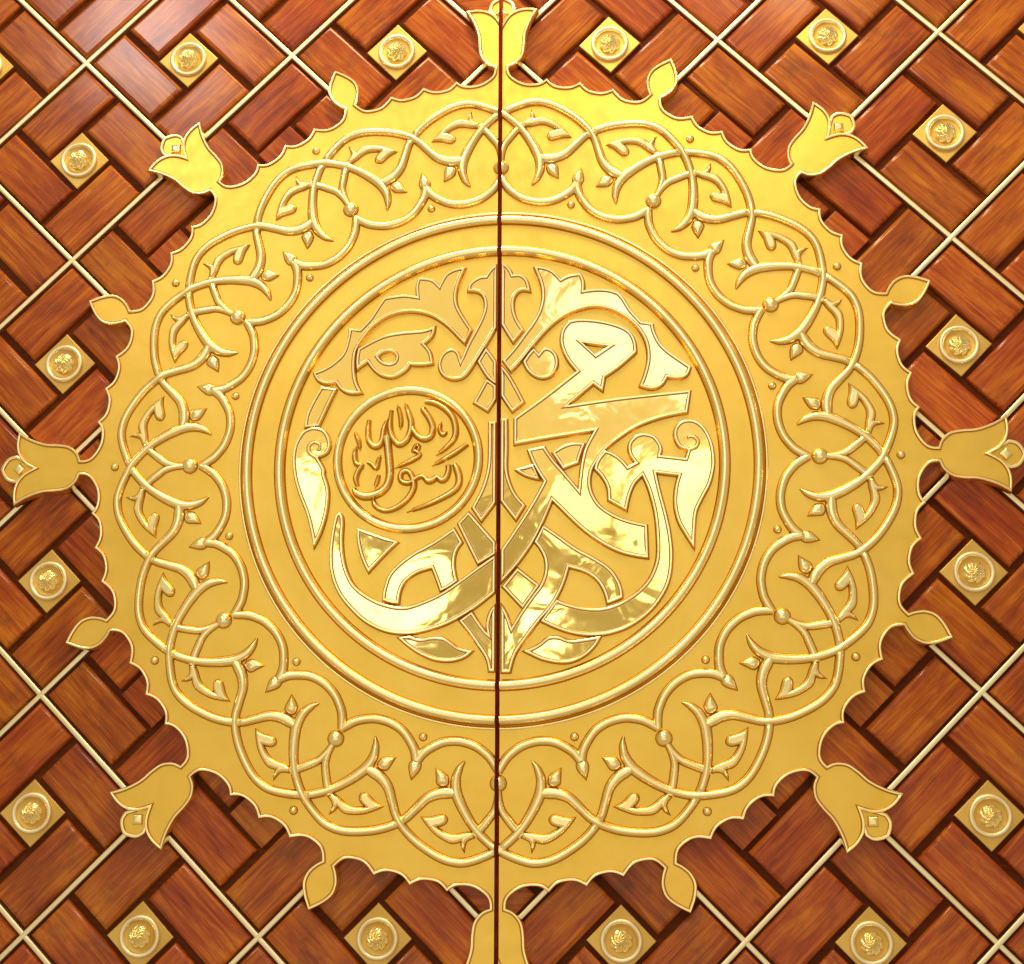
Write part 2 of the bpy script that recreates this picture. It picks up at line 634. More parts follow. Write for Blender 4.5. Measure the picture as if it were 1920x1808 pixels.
plank_me = finish(plank_bm(), 'plank', 50)
plank_me.materials.append(M['wood'])
plate_me = finish(box_bm(-PL + 1.5 * MM, PL - 1.5 * MM, -PL + 1.5 * MM, PL - 1.5 * MM, GROOVE - 0.001, FACE - 1.0 * MM, 1.2 * MM), 'square_plate', 0)
plate_me.materials.append(M['plate'])
block_me = plate_me.copy()
block_me.name = 'square_block'
block_me.materials.clear()
block_me.materials.append(M['wood'])
ring_prof = [(26.2, -1.4), (26.2, 1.4), (25.6, 3.0), (24.2, 4.0), (22.4, 4.0), (20.8, 3.0), (20.0, 1.4), (19.8, 0.2)]
bm = lathe([(r * MM, h * MM) for r, h in ring_prof], 0, 0, 48)
ring_me = finish(bm, 'collar_ring', 50)
ring_me.materials.append(M['brass'])
bm = lathe([(r * MM, h * MM) for r, h in ((20.4, 0.9), (18.6, 0.0), (16.0, -0.5), (12.0, -0.7), (1.0, -0.7))], 0, 0, 40)
dish_me = finish(bm, 'dish', 50)
dish_me.materials.append(M['plate'])
# domed boss with eight swirled petals
bm = bmesh.new()
NS, NR, BR = 96, 11, 14.5 * MM
prev = None
for k in range(NR + 1):
    r = 1 - k / (NR + 0.6)
    row = []
    for i in range(NS):
        a = 2 * math.pi * i / NS
        pet = abs(math.sin(4 * (a + 2.1 * r)))
        rr = BR * r * (1 + 0.10 * (pet - 0.6) * r)
        h = 12.5 * MM * (1 - r * r) ** 0.62 * (0.56 + 0.44 * pet ** 0.7 * min(1, 2.6 * r) + 0.40 * (1 - min(1, 2.6 * r))) - 1.0 * MM
        row.append(bm.verts.new(P3(rr * math.cos(a), rr * math.sin(a), h if k else -1.6 * MM)))
    if prev:
        for i in range(NS):
            j = (i + 1) % NS
            bm.faces.new((prev[i], prev[j], row[j], row[i]))
    prev = row
bm.faces.new(prev)
boss_me = finish(bm, 'swirled_boss', 60)
boss_me.materials.append(M['relief'])


def cell_planks(cu, cv):
    """centre and direction of the four pinwheel planks; left leaf is the mirror of the right"""
    out = []
    for q in range(4):
        # plank A: along the upper right edge, starting at the top corner; then turned clockwise
        du, dn = -(HALF - PL) / 2, (HALF + PL) / 2       # centre along edge direction / outward
        phi = R_(-45 - 90 * q)
        e = Vector((math.cos(phi), math.sin(phi)))
        nrm = Vector((-e.y, e.x))
        c = e * du + nrm * dn
        flip = 1 if cu >= 0 else -1
        if flip < 0:
            c = Vector((-c.x, c.y))
            phi = math.pi - phi
        out.append((cu + c.x, cv + c.y, phi, flip))
    return out


cells = []
for i in range(-4, 5):
    for j in range(-4, 5):
        cells += [(i + 0.5, j), (i, j + 0.5)]
for (a, b) in sorted(cells):
    if abs(a) > 2.8 or abs(b) > 2.6:
        continue
    cu, cv = a * U, b * U
    straddle = abs(a) < 0.01
    for (pu, pv, phi, flip) in cell_planks(cu, cv):
        ca, sa = math.cos(phi), math.sin(phi)
        cor = []
        for x, y in ((pl_u0, pl_v0), (pl_u1, pl_v0), (pl_u1, pl_v1), (pl_u0, pl_v1)):
            y *= flip
            cor.append((pu + x * ca - y * sa, pv + x * sa + y * ca))
        if all(math.hypot(*q) < 0.525 for q in cor):
            continue
        if straddle:
            for sd in 'LR':
                if not any((q[0] < SEAM_L - 1e-3) if sd == 'L' else (q[0] > SEAM_R + 1e-3) for q in cor):
                    continue
                b2 = plank_bm()
                for v in b2.verts:
                    x, y = v.co.x, v.co.z * flip
                    v.co.x, v.co.z = pu + x * ca - y * sa, pv + x * sa + y * ca
                clip(b2, sd, GROOVE)
                if not b2.faces:
                    b2.free()
                    continue
                obj_bm('plank', b2, 'wood', leaf[sd], 50)
            continue
        sd = 'L' if cu < 0 else 'R'
        o = link('plank', plank_me, None, leaf[sd])
        o.rotation_euler = (0, -phi, 0)
        o.scale = (1, 1, flip)
        o.location = (pu, random.uniform(-0.5, 0.5) * MM, pv)
    rr = math.hypot(cu, cv)
    if rr < 0.45 or straddle:
        continue
    sd = 'L' if cu < 0 else 'R'
    if rr < 0.56:
        o = link('square_block', block_me, None, leaf[sd])
        o.location = (cu, 0, cv)
        o.rotation_euler = (0, R_(45), 0)
        continue
    st = link('rosette_stud', plate_me, None, leaf[sd])
    st.location = (cu, 0, cv)
    st.rotation_euler = (random.uniform(-1, 1) * R_(1.2), R_(45 + random.uniform(-1.3, 1.3)), random.uniform(-1, 1) * R_(1.2))
    for nm, me in (('collar_ring', ring_me), ('dish', dish_me), ('swirled_boss', boss_me)):
        k = link(nm, me, None, st)
        k.location = (0, 0.0, 0)
        if nm == 'swirled_boss':
            k.rotation_euler = (0, random.uniform(-0.4, 0.4), 0)


def strip_bm(a, b, w, h0, h1):
    """low rounded brass bar from a to b"""
    d = (Vector(b) - Vector(a)).normalized()
    nrm = Vector((-d.y, d.x))
    bm = bmesh.new()
    prof = [(-1, h0), (-1, h1 - 0.8 * MM), (-0.72, h1 - 0.15 * MM), (-0.3, h1), (0.3, h1), (0.72, h1 - 0.15 * MM), (1, h1 - 0.8 * MM), (1, h0)]
    r = [[bm.verts.new(P3(p[0] + nrm.x * s * w / 2, p[1] + nrm.y * s * w / 2, h)) for s, h in prof] for p in (a, b)]
    for i in range(len(prof) - 1):
        bm.faces.new((r[0][i], r[0][i + 1], r[1][i + 1], r[1][i]))
    bm.faces.new(r[0])
    bm.faces.new(r[1][::-1])
    return bm


for fam in (0, 1):
    for k in range(-5, 6):
        # line u + v = k (fam 0) or u - v = k (fam 1), cut to the leaf
        pts = []
        for sd in 'LR':
            ua, ub = (-UM, 0.0) if sd == 'L' else (0.0, UM)
            seg = []
            f = (lambda u: k * U - u) if fam == 0 else (lambda u: u - k * U)
            us = sorted([ua, ub])
            # clip v to +-VM
            lo, hi = us
            vs_ = [(k * U - s * VM) if fam == 0 else (k * U + s * VM) for s in (1, -1)]
            lo, hi = max(lo, min(vs_)), min(hi, max(vs_))
            if hi - lo < 0.02:
                continue
            b2 = strip_bm((lo, f(lo)), (hi, f(hi)), 6.0 * MM, GROOVE - 0.001, STRIP + (0.45 * MM if fam else 0))
            clip(b2, sd, GROOVE)
            if b2.faces:
                obj_bm('brass_strip', b2, 'brass', leaf[sd], 50)
            else:
                b2.free()

# ------------------------------------------------------------------ the gold medallion, one half on each leaf
med = {
    'L': thing('medallion', 'left half of the round gold medallion, holding the small inscribed roundel', 'medallion', group='medallion halves'),
    'R': thing('medallion', 'right half of the round gold medallion, holding the large angular letters', 'medallion', group='medallion halves'),
}
PLATE = 14 * MM
REL = PLATE
rad = math.radians


def pol(r, deg):
    return (r * math.sin(rad(deg)), r * math.cos(rad(deg)))


def add(name, build, mat, us, base=PLATE - 1 * MM, smooth=40):
    """add a part to the half (or both halves, cut at the leaf gap) it lies on; us = extent across (metres)"""
    lo, hi = us
    out = []
    for sd in 'LR':
        if sd == 'L' and lo > SEAM_L or sd == 'R' and hi < SEAM_R:
            continue
        bm = build()
        if (sd == 'L' and hi > SEAM_L) or (sd == 'R' and lo < SEAM_R):
            clip(bm, sd, base)
            if len(bm.faces) < 2:
                bm.free()
                continue
        out.append(obj_bm(name, bm, mat, med[sd], smooth))
    return out


# --- scalloped backing plate: half sector from the tulip axis (0) to the bud axis (22.5 deg), mirrored round
def tul(x, y):          # tulip local (across, radial) -> polar
    return (math.hypot(x, y), math.degrees(math.atan2(x, y)))


half = []               # (r, deg, corner) going clockwise from the notch between the petals
for x, y, c in ((0.0, 628.2, 1), (7.5, 640.2, 0), (18.5, 648.6, 0), (33.0, 652.0, 0), (51.5, 650.0, 1),
                (41.0, 632.0, 0), (34.2, 611.5, 0), (33.0, 594.0, 0), (30.0, 578.5, 0), (21.0, 567.0, 0), (10.4, 562.0, 1)):
    half.append((*tul(x, y), c))
half += [(549.0, 1.45, 0), (538.6, 3.3, 0), (538.9, 5.4, 0), (547.2, 6.58, 1),
         (538.6, 7.75, 0), (536.8, 9.0, 0), (539.0, 10.3, 0), (547.2, 11.52, 1),
         (538.6, 12.7, 0), (536.6, 13.95, 0), (538.6, 15.2, 0), (546.6, 16.4, 1),
         (537.0, 17.9, 0), (535.6, 19.2, 0), (540.0, 20.7, 0)]
for x, y, c in ((-9.2, 552.0, 1), (-15.0, 559.0, 0), (-20.4, 570.0, 0), (-20.9, 584.0, 0), (-13.8, 597.8, 0), (0.0, 613.2, 1)):
    r, d = tul(x, y)
    half.append((r, 22.5 + d, c))
outline = []
for s in range(8):
    seq = half + [(r, 45 - d, c) for r, d, c in half[::-1][1:-1]]
    for r, d, c in seq:
        u, v = pol(r * MM, d + 45 * s)
        outline.append((u, v, c))
    # the next sector begins at its own notch
plate_loop = spline(outline, True, 3 * MM)
PLATE_PROF = [(0, 0.5 * MM), (0, PLATE - 0.6 * MM), (0.4 * MM, PLATE + 1.4 * MM), (1.2 * MM, PLATE + 2.4 * MM), (2.5 * MM, PLATE + 2.6 * MM),
              (3.7 * MM, PLATE + 2.0 * MM), (4.2 * MM, PLATE + 0.5 * MM), (5.2 * MM, PLATE)]
add('backing_plate', lambda: rimmed([plate_loop], PLATE_PROF, crease_shade=(6, 7)), ('satin', 'relief', 'crease_shade'), (-1, 1), base=0.5 * MM)

# --- knob in the notch of every tulip, with a small raised square
for s in range(8):
    a = 45 * s
    ca, sa = math.cos(rad(a)), math.sin(rad(a))

    def T(x, y, ca=ca, sa=sa):          # local across/radial (mm) -> door
        return ((x * ca + y * sa) * MM, (-x * sa + y * ca) * MM)
    kn = [(-3, 622, 0), (-13, 640, 0), (-19.5, 652, 1), (-16.5, 663, 0), (-8, 670, 0), (0, 673, 1), (8, 670, 0), (16.5, 663, 0), (19.5, 652, 1), (13, 640, 0), (3, 622, 0)]
    lp = spline([(*T(x, y), c) for x, y, c in kn], True, 2.5 * MM)
    us = (min(p[0] for p in lp), max(p[0] for p in lp))
    prof = [(0, 0.5 * MM), (0, PLATE - 4.5 * MM), (0.8 * MM, PLATE - 2.6 * MM), (2.6 * MM, PLATE - 2.0 * MM), (4.4 * MM, PLATE - 2.6 * MM), (5.2 * MM, PLATE - 4.8 * MM)]
    ks = add('tulip_knob', lambda: rimmed([lp], prof, crease_shade=(5,)), ('satin', 'relief', 'crease_shade'), us, base=0.5 * MM)
    sq = [T(0, 637.5), T(9.2, 646.8), T(0, 656), T(-9.2, 646.8)]
    for o in ks:
        sd = 'L' if o.parent is med['L'] else 'R'
        b2 = rimmed([sq], [(0, PLATE - 6 * MM), (0, PLATE - 3.4 * MM), (1.2 * MM, PLATE - 1.0 * MM), (3.2 * MM, PLATE + 0.2 * MM), (4.4 * MM, PLATE + 0.4 * MM)])
        if us[0] < SEAM_L and us[1] > SEAM_R:
            clip(b2, sd, PLATE - 5 * MM)
        k = obj_bm('raised_square', b2, ('relief', 'relief'), o, 30)

# --- round mouldings
mm_ = lambda pr: [(r * MM, PLATE + h * MM) for r, h in pr]
add('outer_moulding', lambda: lathe(mm_([(347.5, -0.8), (346.6, 1.2), (345.2, 1.7), (343.9, 1.0), (343.2, 0.0), (341.2, 0.3), (340.6, 3.0), (339.6, 7.2), (337.6, 9.4), (334.6, 10.2),
    (331.8, 9.5), (330.0, 7.6), (329.2, 4.6), (327.8, 2.1)]), 0, 0, 300, crease_shade=(3, 4, 5, 12)), ('relief', 'crease_shade'), (-1, 1), smooth=50)
add('flat_band', lambda: lathe(mm_([(328.8, 2.0), (326.0, 2.0), (320.0, 2.1), (310.0, 2.4), (302.0, 2.6), (297.4, 2.7)]), 0, 0, 300), 'satin', (-1, 1), smooth=50)
add('inner_moulding', lambda: lathe(mm_([(299.0, 2.6), (297.2, 4.6), (295.2, 8.0), (292.4, 9.3), (289.6, 9.0), (287.2, 7.4), (285.9, 4.4), (285.4, 1.6), (283.4, -0.25)]), 0, 0, 300, crease_shade=(0, 7)), ('relief', 'crease_shade'), (-1, 1), smooth=50)

# --- the vine scroll: twelve repeats of 30 degrees
STRAND = [(387.1, 6.21, 0.5), (398.0, 7.07, 6.0), (411.6, 7.44, 8.6), (426.3, 7.07, 10.0), (437.7, 6.3, 9.8), (450.7, 5.22, 8.9), (465.1, 3.85, 8.2),
          (478.4, 2.27, 7.8), (491.0, 0.35, 7.8), (502.2, -2.24, 7.8), (509.2, -4.4, 7.8), (510.6, -6.05, 7.8), (508.2, -7.85, 7.8), (501.6, -9.95, 7.8),
          (492.0, -12.3, 7.8), (480.5, -14.35, 7.8), (469.0, -15.8, 7.8), (455.0, -16.95, 8.1), (440.0, -18.3, 9.0), (431.6, -19.95, 10.2), (428.6, -21.55, 10.6), (428.4, -22.6, 8.0)]
BRANCH = [(399.0, 0.0, 6.5), (391.0, 0.55, 8.0), (383.0, 1.35, 8.2), (377.2, 2.23, 8.0), (368.5, 4.31, 8.0), (364.4, 6.8, 8.0), (364.8, 8.99, 8.0), (369.0, 11.07, 8.0),
          (377.4, 12.85, 8.2), (387.0, 14.2, 8.6), (398.5, 15.0, 8.8)]
FORK = [(418.0, 0.0, 5.0), (432.7, 0.15, 5.6), (446.0, 0.6, 6.8), (456.2, 1.5, 7.4), (467.3, 2.54, 7.4), (476.9, 3.53, 6.8)]
CURL = [(472.8, 3.78, 1), (474.3, 5.04, 0), (477.3, 6.30, 0), (477.3, 7.60, 0), (471.5, 9.37, 1), (469.3, 8.66, 0), (465.2, 8.04, 0), (459.5, 7.94, 0), (456.1, 8.66, 0), (458.2, 9.53, 0), (461.6, 10.52, 0), (463.8, 11.85, 1), (471.2, 10.88, 0), (480.1, 9.44, 0), (486.1, 7.84, 0), (488.3, 6.63, 0), (485.1, 5.45, 1), (490.9, 5.25, 0), (496.4, 4.85, 1), (487.8, 4.77, 0), (483.0, 4.41, 0), (479.1, 3.52, 1)]
DIAMOND = [(402.3, 11.15, 1), (404.8, 9.95, 0), (408.6, 8.95, 1), (417.7, 8.62, 0), (421.6, 9.4, 1), (420.4, 10.45, 0), (411.5, 10.85, 0)]
ACORN = [(399.0, 14.35, 0), (404.0, 13.98, 0), (410.5, 14.15, 0), (421.5, 15.0, 1), (410.5, 15.85, 0), (404.0, 16.02, 0), (399.0, 15.65, 0)]


def gauss(t, c, s):
    return math.exp(-((t - c) / s) ** 2)


def ring_path(pts, a, mir):
    return [(*pol(r * MM, a + (-d if mir else d)), w * WK * MM) for r, d, w in pts]


def ext(path):
    return (min(p[0] - 0.006 for p in path), max(p[0] + 0.006 for p in path))


VH = 6.4 * MM
WK = 1.24           # strands are a little wider than their bright crests
for k in range(12):
    a = 30 * k
    # two strands: the one that runs inwards clockwise lies on top at each crossing
    for mir in (False, True):
        pth = ring_path(STRAND, a, mir)

        def over(t, q, a=a, mir=mir):
            # distance of this point from the two crossings (angle a at r 491, angle a -+ 15 at r 477)
            lift = 0.0
            x0 = Vector(pol(492.5 * MM, a))
            x1 = Vector(pol(476 * MM, a + (15 if mir else -15)))
            d0, d1 = (q - x0).length, (q - x1).length
            up, dn = (d1, d0) if mir else (d0, d1)
            lift += 1.1 * MM * math.exp(-(up / (11 * MM)) ** 2)
            lift -= 2.6 * MM * math.exp(-(dn / (6.5 * MM)) ** 4)
            return lift
        add('vine_strand', lambda: ridge(pth, REL, VH, 9.8 * MM, over=over), ('relief', 'crease_shade'), ext(pth), smooth=50)
        p2 = ring_path(BRANCH, a, mir)
        add('scroll_branch', lambda: ridge(p2, REL, 6.0 * MM, 9.3 * MM), ('relief', 'crease_shade'), ext(p2), smooth=50)
        p3 = ring_path(FORK, a, mir)
        add('vine_fork', lambda: ridge(p3, REL, 5.2 * MM, 8.8 * MM, over=lambda t, q: -1.6 * MM * max(0, t - 0.72) / 0.28), ('relief', 'crease_shade'), ext(p3), smooth=50)

        cl = spline([(*pol(r * MM, a + (-d if mir else d)), c) for r, d, c in CURL], True, 2.2 * MM)
        add('curled_leaf', lambda: rimmed([cl], [(d * MM, REL + h * MM) for d, h in ((-1.45, -0.25), (0, 1.2), (0.5, 3.0), (1.3, 4.6), (2.3, 5.4), (3.2, 5.7))], crease_shade=(1,)), ('relief', 'relief', 'crease_shade'), ext(cl), smooth=55)
        dl = spline([(*pol(r * MM, a + (-d if mir else d)), c) for r, d, c in DIAMOND], True, 3 * MM)
        add('diamond_bud', lambda: pillow(dl, REL, 5.8 * MM), ('relief', 'crease_shade'), ext(dl), smooth=35)
    u, v = pol(412.5 * MM, a)
    add('berry', lambda: dome(u, v, 9.8 * MM, REL, 8.5 * MM), ('relief', 'crease_shade'), (u - 0.01, u + 0.01), smooth=60)
    if k not in (0, 6):
        u2, v2 = pol(514.8 * MM, a)
        add('bead', lambda: dome(u2, v2, 4.6 * MM, REL, 4.2 * MM, seg=16), ('relief', 'crease_shade'), (u2 - 0.005, u2 + 0.005), smooth=60)
    u3, v3 = pol(367.8 * MM, a + 15)
    add('bead', lambda: dome(u3, v3, 4.4 * MM, REL, 4.0 * MM, seg=16), ('relief', 'crease_shade'), (u3 - 0.005, u3 + 0.005), smooth=60)
    al = spline([(*pol(r * MM, a + d), c) for r, d, c in ACORN], True, 2.5 * MM)
    add('acorn_bud', lambda: pillow(al, REL, 7.0 * MM), ('relief', 'crease_shade'), ext(al), smooth=40)

# --- the large letters and leaves in the centre: outlines in mm, * marks a corner
LETTERS = [
 ('palmette_arch','R',['3.1,135.5* 17.7,152.1 31.4,171.3 42.8,187.2 51.8,204.9 55.5,223.6 53.4,242.6 44.5,266.2* 57.6,265.0 70.6,259.4 81.2,247.9* 91.8,252.8 107.3,255.0* 112.1,244.5 112.0,230.8* 127.5,232.4 143.7,231.3 156.6,227.0* 163.8,219.2 174.0,201.9 187.4,185.4* 202.6,182.5* 204.8,170.6 211.7,155.3 222.7,143.3 238.3,131.2 250.8,121.8* 245.8,110.2 234.6,105.5 219.6,107.5* 212.2,96.8 199.4,92.1 182.8,96.6* 189.4,113.9 193.7,132.2 193.2,149.0 188.7,164.2 178.5,179.7 162.6,193.6 143.4,203.5 122.4,206.5 101.3,201.9 81.8,192.2 63.9,177.3 46.0,156.5 29.9,135.8 14.5,119.3*']),
 ('curl_end','R',['30.2,133.7* 36.3,121.3 46.0,112.7 57.3,109.5 69.4,113.9 76.3,126.4 75.9,139.8 69.5,149.2 59.0,152.0 51.2,144.6* 45.2,152.0* 39.2,146.5']),
 ('trefoil','R',['0.7,272.6* 6.7,270.7 13.3,263.6 16.9,255.7* 27.2,255.4 36.3,247.4 40.4,230.9* 27.3,232.1 19.9,223.7 18.3,209.1 22.5,193.6 31.8,177.7* 17.2,159.4* 1.1,185.6*']),
 ('crossing_stroke','R',['1.4,130.0* 14.5,112.6 32.8,77.9* 16.3,64.5* 1.6,86.9*']),
 ('letter_stroke','R',['18.8,20.3* 18.7,56.6* 58.8,85.8 100.7,118.8* 88.0,136.2 80.3,156.6 81.7,175.2 91.5,188.5* 104.4,190.8 125.4,189.4 149.6,183.8 168.8,174.8 178.2,161.1 180.3,143.4* 158.5,123.8 138.8,110.0* 135.4,90.4* 123.0,100.3* 90.8,73.0* 148.3,80.7 196.1,85.5 249.8,90.3* 244.9,59.5* 211.3,53.1 179.5,41.4 152.4,23.8 136.4,9.4 125.2,-6.7 120.0,-17.7 118.3,-32.3 121.6,-46.9 130.9,-61.5 146.5,-72.9 165.1,-81.1 190.3,-87.3* 191.1,-131.4* 173.7,-128.8 153.6,-123.1 130.4,-110.9 108.7,-94.8 90.0,-77.0 77.4,-64.0 68.8,-55.5* 56.9,-83.7 44.3,-108.4 23.9,-137.5 2.7,-161.0* 2.5,-118.2* 28.5,-79.4 45.9,-50.6 57.3,-29.0* 44.3,-6.8 36.4,13.4* 58.7,18.0* 69.8,0.9 84.0,-16.4 102.0,-38.5* 104.2,-19.1 106.2,-4.5 111.1,14.7 122.4,36.6* 68.3,28.5', '110.6,156.7* 142.0,151.5* 126.9,141.2*']),
 ('arch_end','R',['68.2,9.7* 82.6,18.4 96.9,22.3 112.0,21.2* 106.3,6.6 103.0,-5.6* 91.9,-9.5 82.7,-13.4*']),
 ('letter_stroke','R',['136.4,11.0* 147.4,7.5 158.4,-0.5 166.9,-10.7* 175.3,-6.0* 168.0,6.7 168.1,20.2 177.8,30.7 190.5,32.9 203.0,27.8 210.6,14.6 209.1,3.6* 240.4,-0.5* 243.8,9.5* 232.6,14.2 226.6,27.4 228.4,40.4 238.1,49.3 252.3,49.8 264.6,41.4 273.6,24.9 277.5,7.0 277.6,-12.1 272.1,-34.6 262.2,-53.7 254.0,-71.1 251.2,-91.8 249.3,-119.9* 237.8,-101.1 228.9,-83.5 224.7,-62.7 225.9,-41.9 230.5,-24.3* 203.3,-20.6* 207.9,-43.3 215.1,-73.8 220.0,-100.9 221.7,-129.3 218.1,-157.6 208.4,-179.3 191.1,-200.9 167.8,-217.8 144.6,-226.9 121.5,-230.1 98.4,-228.1 76.8,-221.8 52.8,-210.8* 73.1,-182.8* 89.3,-189.2 111.0,-194.1 132.6,-194.3 152.8,-188.2 173.0,-175.9 188.7,-160.4 197.5,-143.2 201.4,-126.0 201.4,-97.5 198.8,-70.4 192.3,-43.0 184.8,-24.4* 175.2,-34.7 168.7,-50.7 164.5,-69.6* 140.1,-55.2* 139.0,-38.2 132.1,-24.4 122.7,-13.7* 126.8,-1.6']),
 ('branch_stroke','R',['56.9,-86.2* 77.3,-100.8 99.1,-116.9 122.4,-129.9 141.0,-142.7 151.6,-156.9 156.6,-169.5 157.5,-181.7* 148.2,-185.8 137.6,-189.6* 132.9,-172.4 123.7,-158.2 109.8,-148.7 89.6,-142.5* 84.0,-161.0 75.4,-179.7 64.5,-196.1 50.5,-212.3 34.2,-233.9 21.8,-252.4 14.9,-275.7* 3.2,-275.7* 2.8,-188.5* 10.0,-199.5 16.6,-217.0* 30.3,-195.0 44.3,-175.5 52.9,-163.8 58.4,-148.1 58.4,-132.3 52.9,-118.8 45.1,-108.7*']),
 ('cross_band','R',['23.6,-141.5* 52.4,-164.6* 30.6,-194.7* 3.6,-165.8*']),
 ('upright_stroke','R',['1.7,56.1* 10.1,56.0* 10.5,18.0 10.1,-7.9 12.6,-24.2 20.6,-43.8 34.0,-60.2* 21.4,-80.6* 2.2,-54.1*']),
 ('bottom_leaf','R',['31.1,-248.6* 41.9,-244.5 52.0,-238.7 62.8,-230.7 76.7,-230.3 90.6,-235.0 107.6,-233.6 130.0,-229.9* 122.9,-242.2 110.5,-254.4 93.5,-262.8 76.6,-264.2 56.6,-260.3 42.7,-254.3']),
 ('thorn','R',['20.2,-12.9* 44.3,-6.0* 52.6,-26.8* 34.8,-22.1']),
 ('trefoil','L',['-4.8,271.6* -13.7,264.0 -20.1,254.4* -29.9,252.9 -41.2,244.6 -44.1,233.2* -29.7,231.2 -22.7,222.8 -21.5,209.2 -26.2,194.0 -34.2,177.3 -42.9,160.7 -51.9,139.0* -55.7,149.2 -64.6,153.6 -75.9,148.0 -82.2,134.7 -79.6,121.3 -70.6,112.7 -57.7,110.0 -44.9,115.5 -32.2,133.6 -18.7,155.9 -5.4,180.8*']),
 ('palmette_arch','L',['-46.9,159.1* -37.4,179.9* -48.9,197.9 -56.9,213.4 -59.0,227.1 -55.9,244.2 -46.7,267.6* -61.1,265.8 -74.1,258.4 -82.4,243.5* -92.8,252.0 -110.9,254.5* -113.9,242.2 -112.9,228.2* -129.3,230.6 -145.6,229.3 -157.1,227.1* -163.4,217.8 -175.3,198.5 -188.8,183.5* -203.6,184.7* -204.9,171.1 -210.8,150.9 -223.5,137.7 -236.3,129.6 -250.4,124.8* -244.0,113.0 -232.4,107.7 -219.1,109.1* -211.0,98.9 -199.5,93.7 -182.8,94.2* -191.0,110.2 -193.9,128.7 -192.9,150.5 -185.1,167.3 -170.9,185.6 -153.2,198.8 -133.7,205.1 -112.5,205.4 -91.2,199.0 -71.5,184.9 -55.1,167.7']),
 ('eyed_leaf','L',['-190.6,156.4* -172.1,167.0 -152.7,175.0 -128.3,178.7 -103.9,180.3 -86.8,186.1* -90.0,171.8 -100.7,161.1* -92.4,150.0 -88.9,132.8* -103.1,130.9 -119.3,131.8* -127.2,122.3 -141.6,115.0 -156.3,117.0 -167.8,124.8 -177.0,136.7* -185.8,131.0 -191.4,126.1* -192.6,140.4', '-162.6,144.8* -155.4,150.2 -145.6,150.7 -139.3,145.2 -141.3,137.6 -148.6,135.3 -156.7,138.3']),
 ('arch_band','L',['-238.8,104.8* -217.5,100.7* -226.7,80.9 -234.3,62.8 -240.0,49.6* -259.4,48.3* -257.1,66.5 -249.6,84.7']),
 ('swirl_leaf','L',['-245.2,48.9 -232.1,44.6 -223.9,29.6 -226.3,14.9 -239.3,7.2* -230.4,-8.8 -230.2,-15.4 -224.0,-36.6 -224.8,-62.4 -231.1,-89.7 -241.8,-113.2* -245.3,-94.3 -252.5,-68.5 -263.1,-42.5 -270.3,-19.7 -273.6,4.9 -271.1,25.5 -262.8,41.8 -254.0,47.4']),
 ('corner_wedge','L',['-185.0,-87.8* -130.8,-106.8* -147.8,-123.2 -169.3,-146.7* -179.3,-125.3 -184.6,-104.6']),
 ('sweep_stroke','L',['-209.5,-66.7 -214.1,-70.6 -218.3,-91.4 -220.6,-120.1 -217.9,-147.0 -208.0,-172.3 -191.7,-192.8 -172.5,-210.1 -147.2,-222.6 -120.6,-226.7 -97.4,-223.7 -66.5,-213.9 -35.7,-197.1 -6.7,-173.3* -7.0,-124.8* -28.4,-141.0 -51.6,-158.1 -74.8,-173.5 -98.0,-184.2 -121.3,-191.0 -144.8,-187.7 -165.4,-178.9 -184.6,-164.7 -195.3,-147.2 -201.4,-126.6 -203.9,-104.3 -203.5,-82.0 -204.9,-70.7']),
 ('crossing_stroke','L',['-18.7,154.7* -6.2,135.0* -6.0,102.8* -16.0,111.6 -30.3,134.9*']),
 ('crossing_stroke','L',['-17.9,111.3* -6.0,101.4* -5.9,82.4* -15.7,65.6* -35.3,78.5*']),
 ('upright_stroke','L',['-14.8,52.2* -5.7,52.0* -7.0,-56.6* -23.4,-81.4* -36.1,-62.6* -22.9,-36.3 -16.0,-10.6 -14.6,14.6']),
 ('branch_stroke','L',['-58.6,-88.6* -47.1,-108.1* -54.8,-119.5 -57.3,-134.5 -55.6,-148.6 -52.8,-158.4* -63.2,-165.8 -75.6,-172.2* -81.3,-156.2 -87.0,-142.0* -106.4,-148.1 -120.3,-159.0 -126.4,-171.5 -128.4,-187.5* -140.2,-186.2 -150.4,-182.2* -148.4,-166.6 -142.5,-149.3 -130.2,-135.3 -111.6,-121.3 -83.6,-105.7']),
 ('cross_band','L',['-54.4,-83.1* -40.0,-67.3* -7.1,-108.2* -7.0,-123.7* -27.6,-137.6*']),
 ('tail_stroke','L',['-51.1,-209.4* -34.4,-197.4* -23.2,-214.2 -15.1,-224.3* -16.2,-214.3 -12.5,-198.8 -6.6,-188.8* -6.2,-274.3* -12.7,-274.3* -16.7,-257.2 -27.6,-240.3 -38.5,-224.9']),
 ('bottom_leaf','L',['-112.8,-228.3* -100.3,-232.2 -86.4,-230.0 -70.9,-230.8 -60.0,-237.1 -50.7,-243.6 -32.9,-248.3* -44.4,-257.1 -61.3,-261.6 -81.3,-259.9 -100.0,-252.2 -115.7,-242.1 -129.1,-230.5*']),
]
LTOP = 7.6


def loop_of(s, side):
    out = []
    for t in s.split():
        c = t.endswith('*')
        u, v = map(float, t.rstrip('*').split(','))
        if side == 'L' and u > -9.0 and c:
            u = -4.8
        if side == 'R' and u < 2.4 and c:
            u = 1.6
        out.append((u * MM, v * MM, c))
    return spline(out, True, 2.6 * MM)


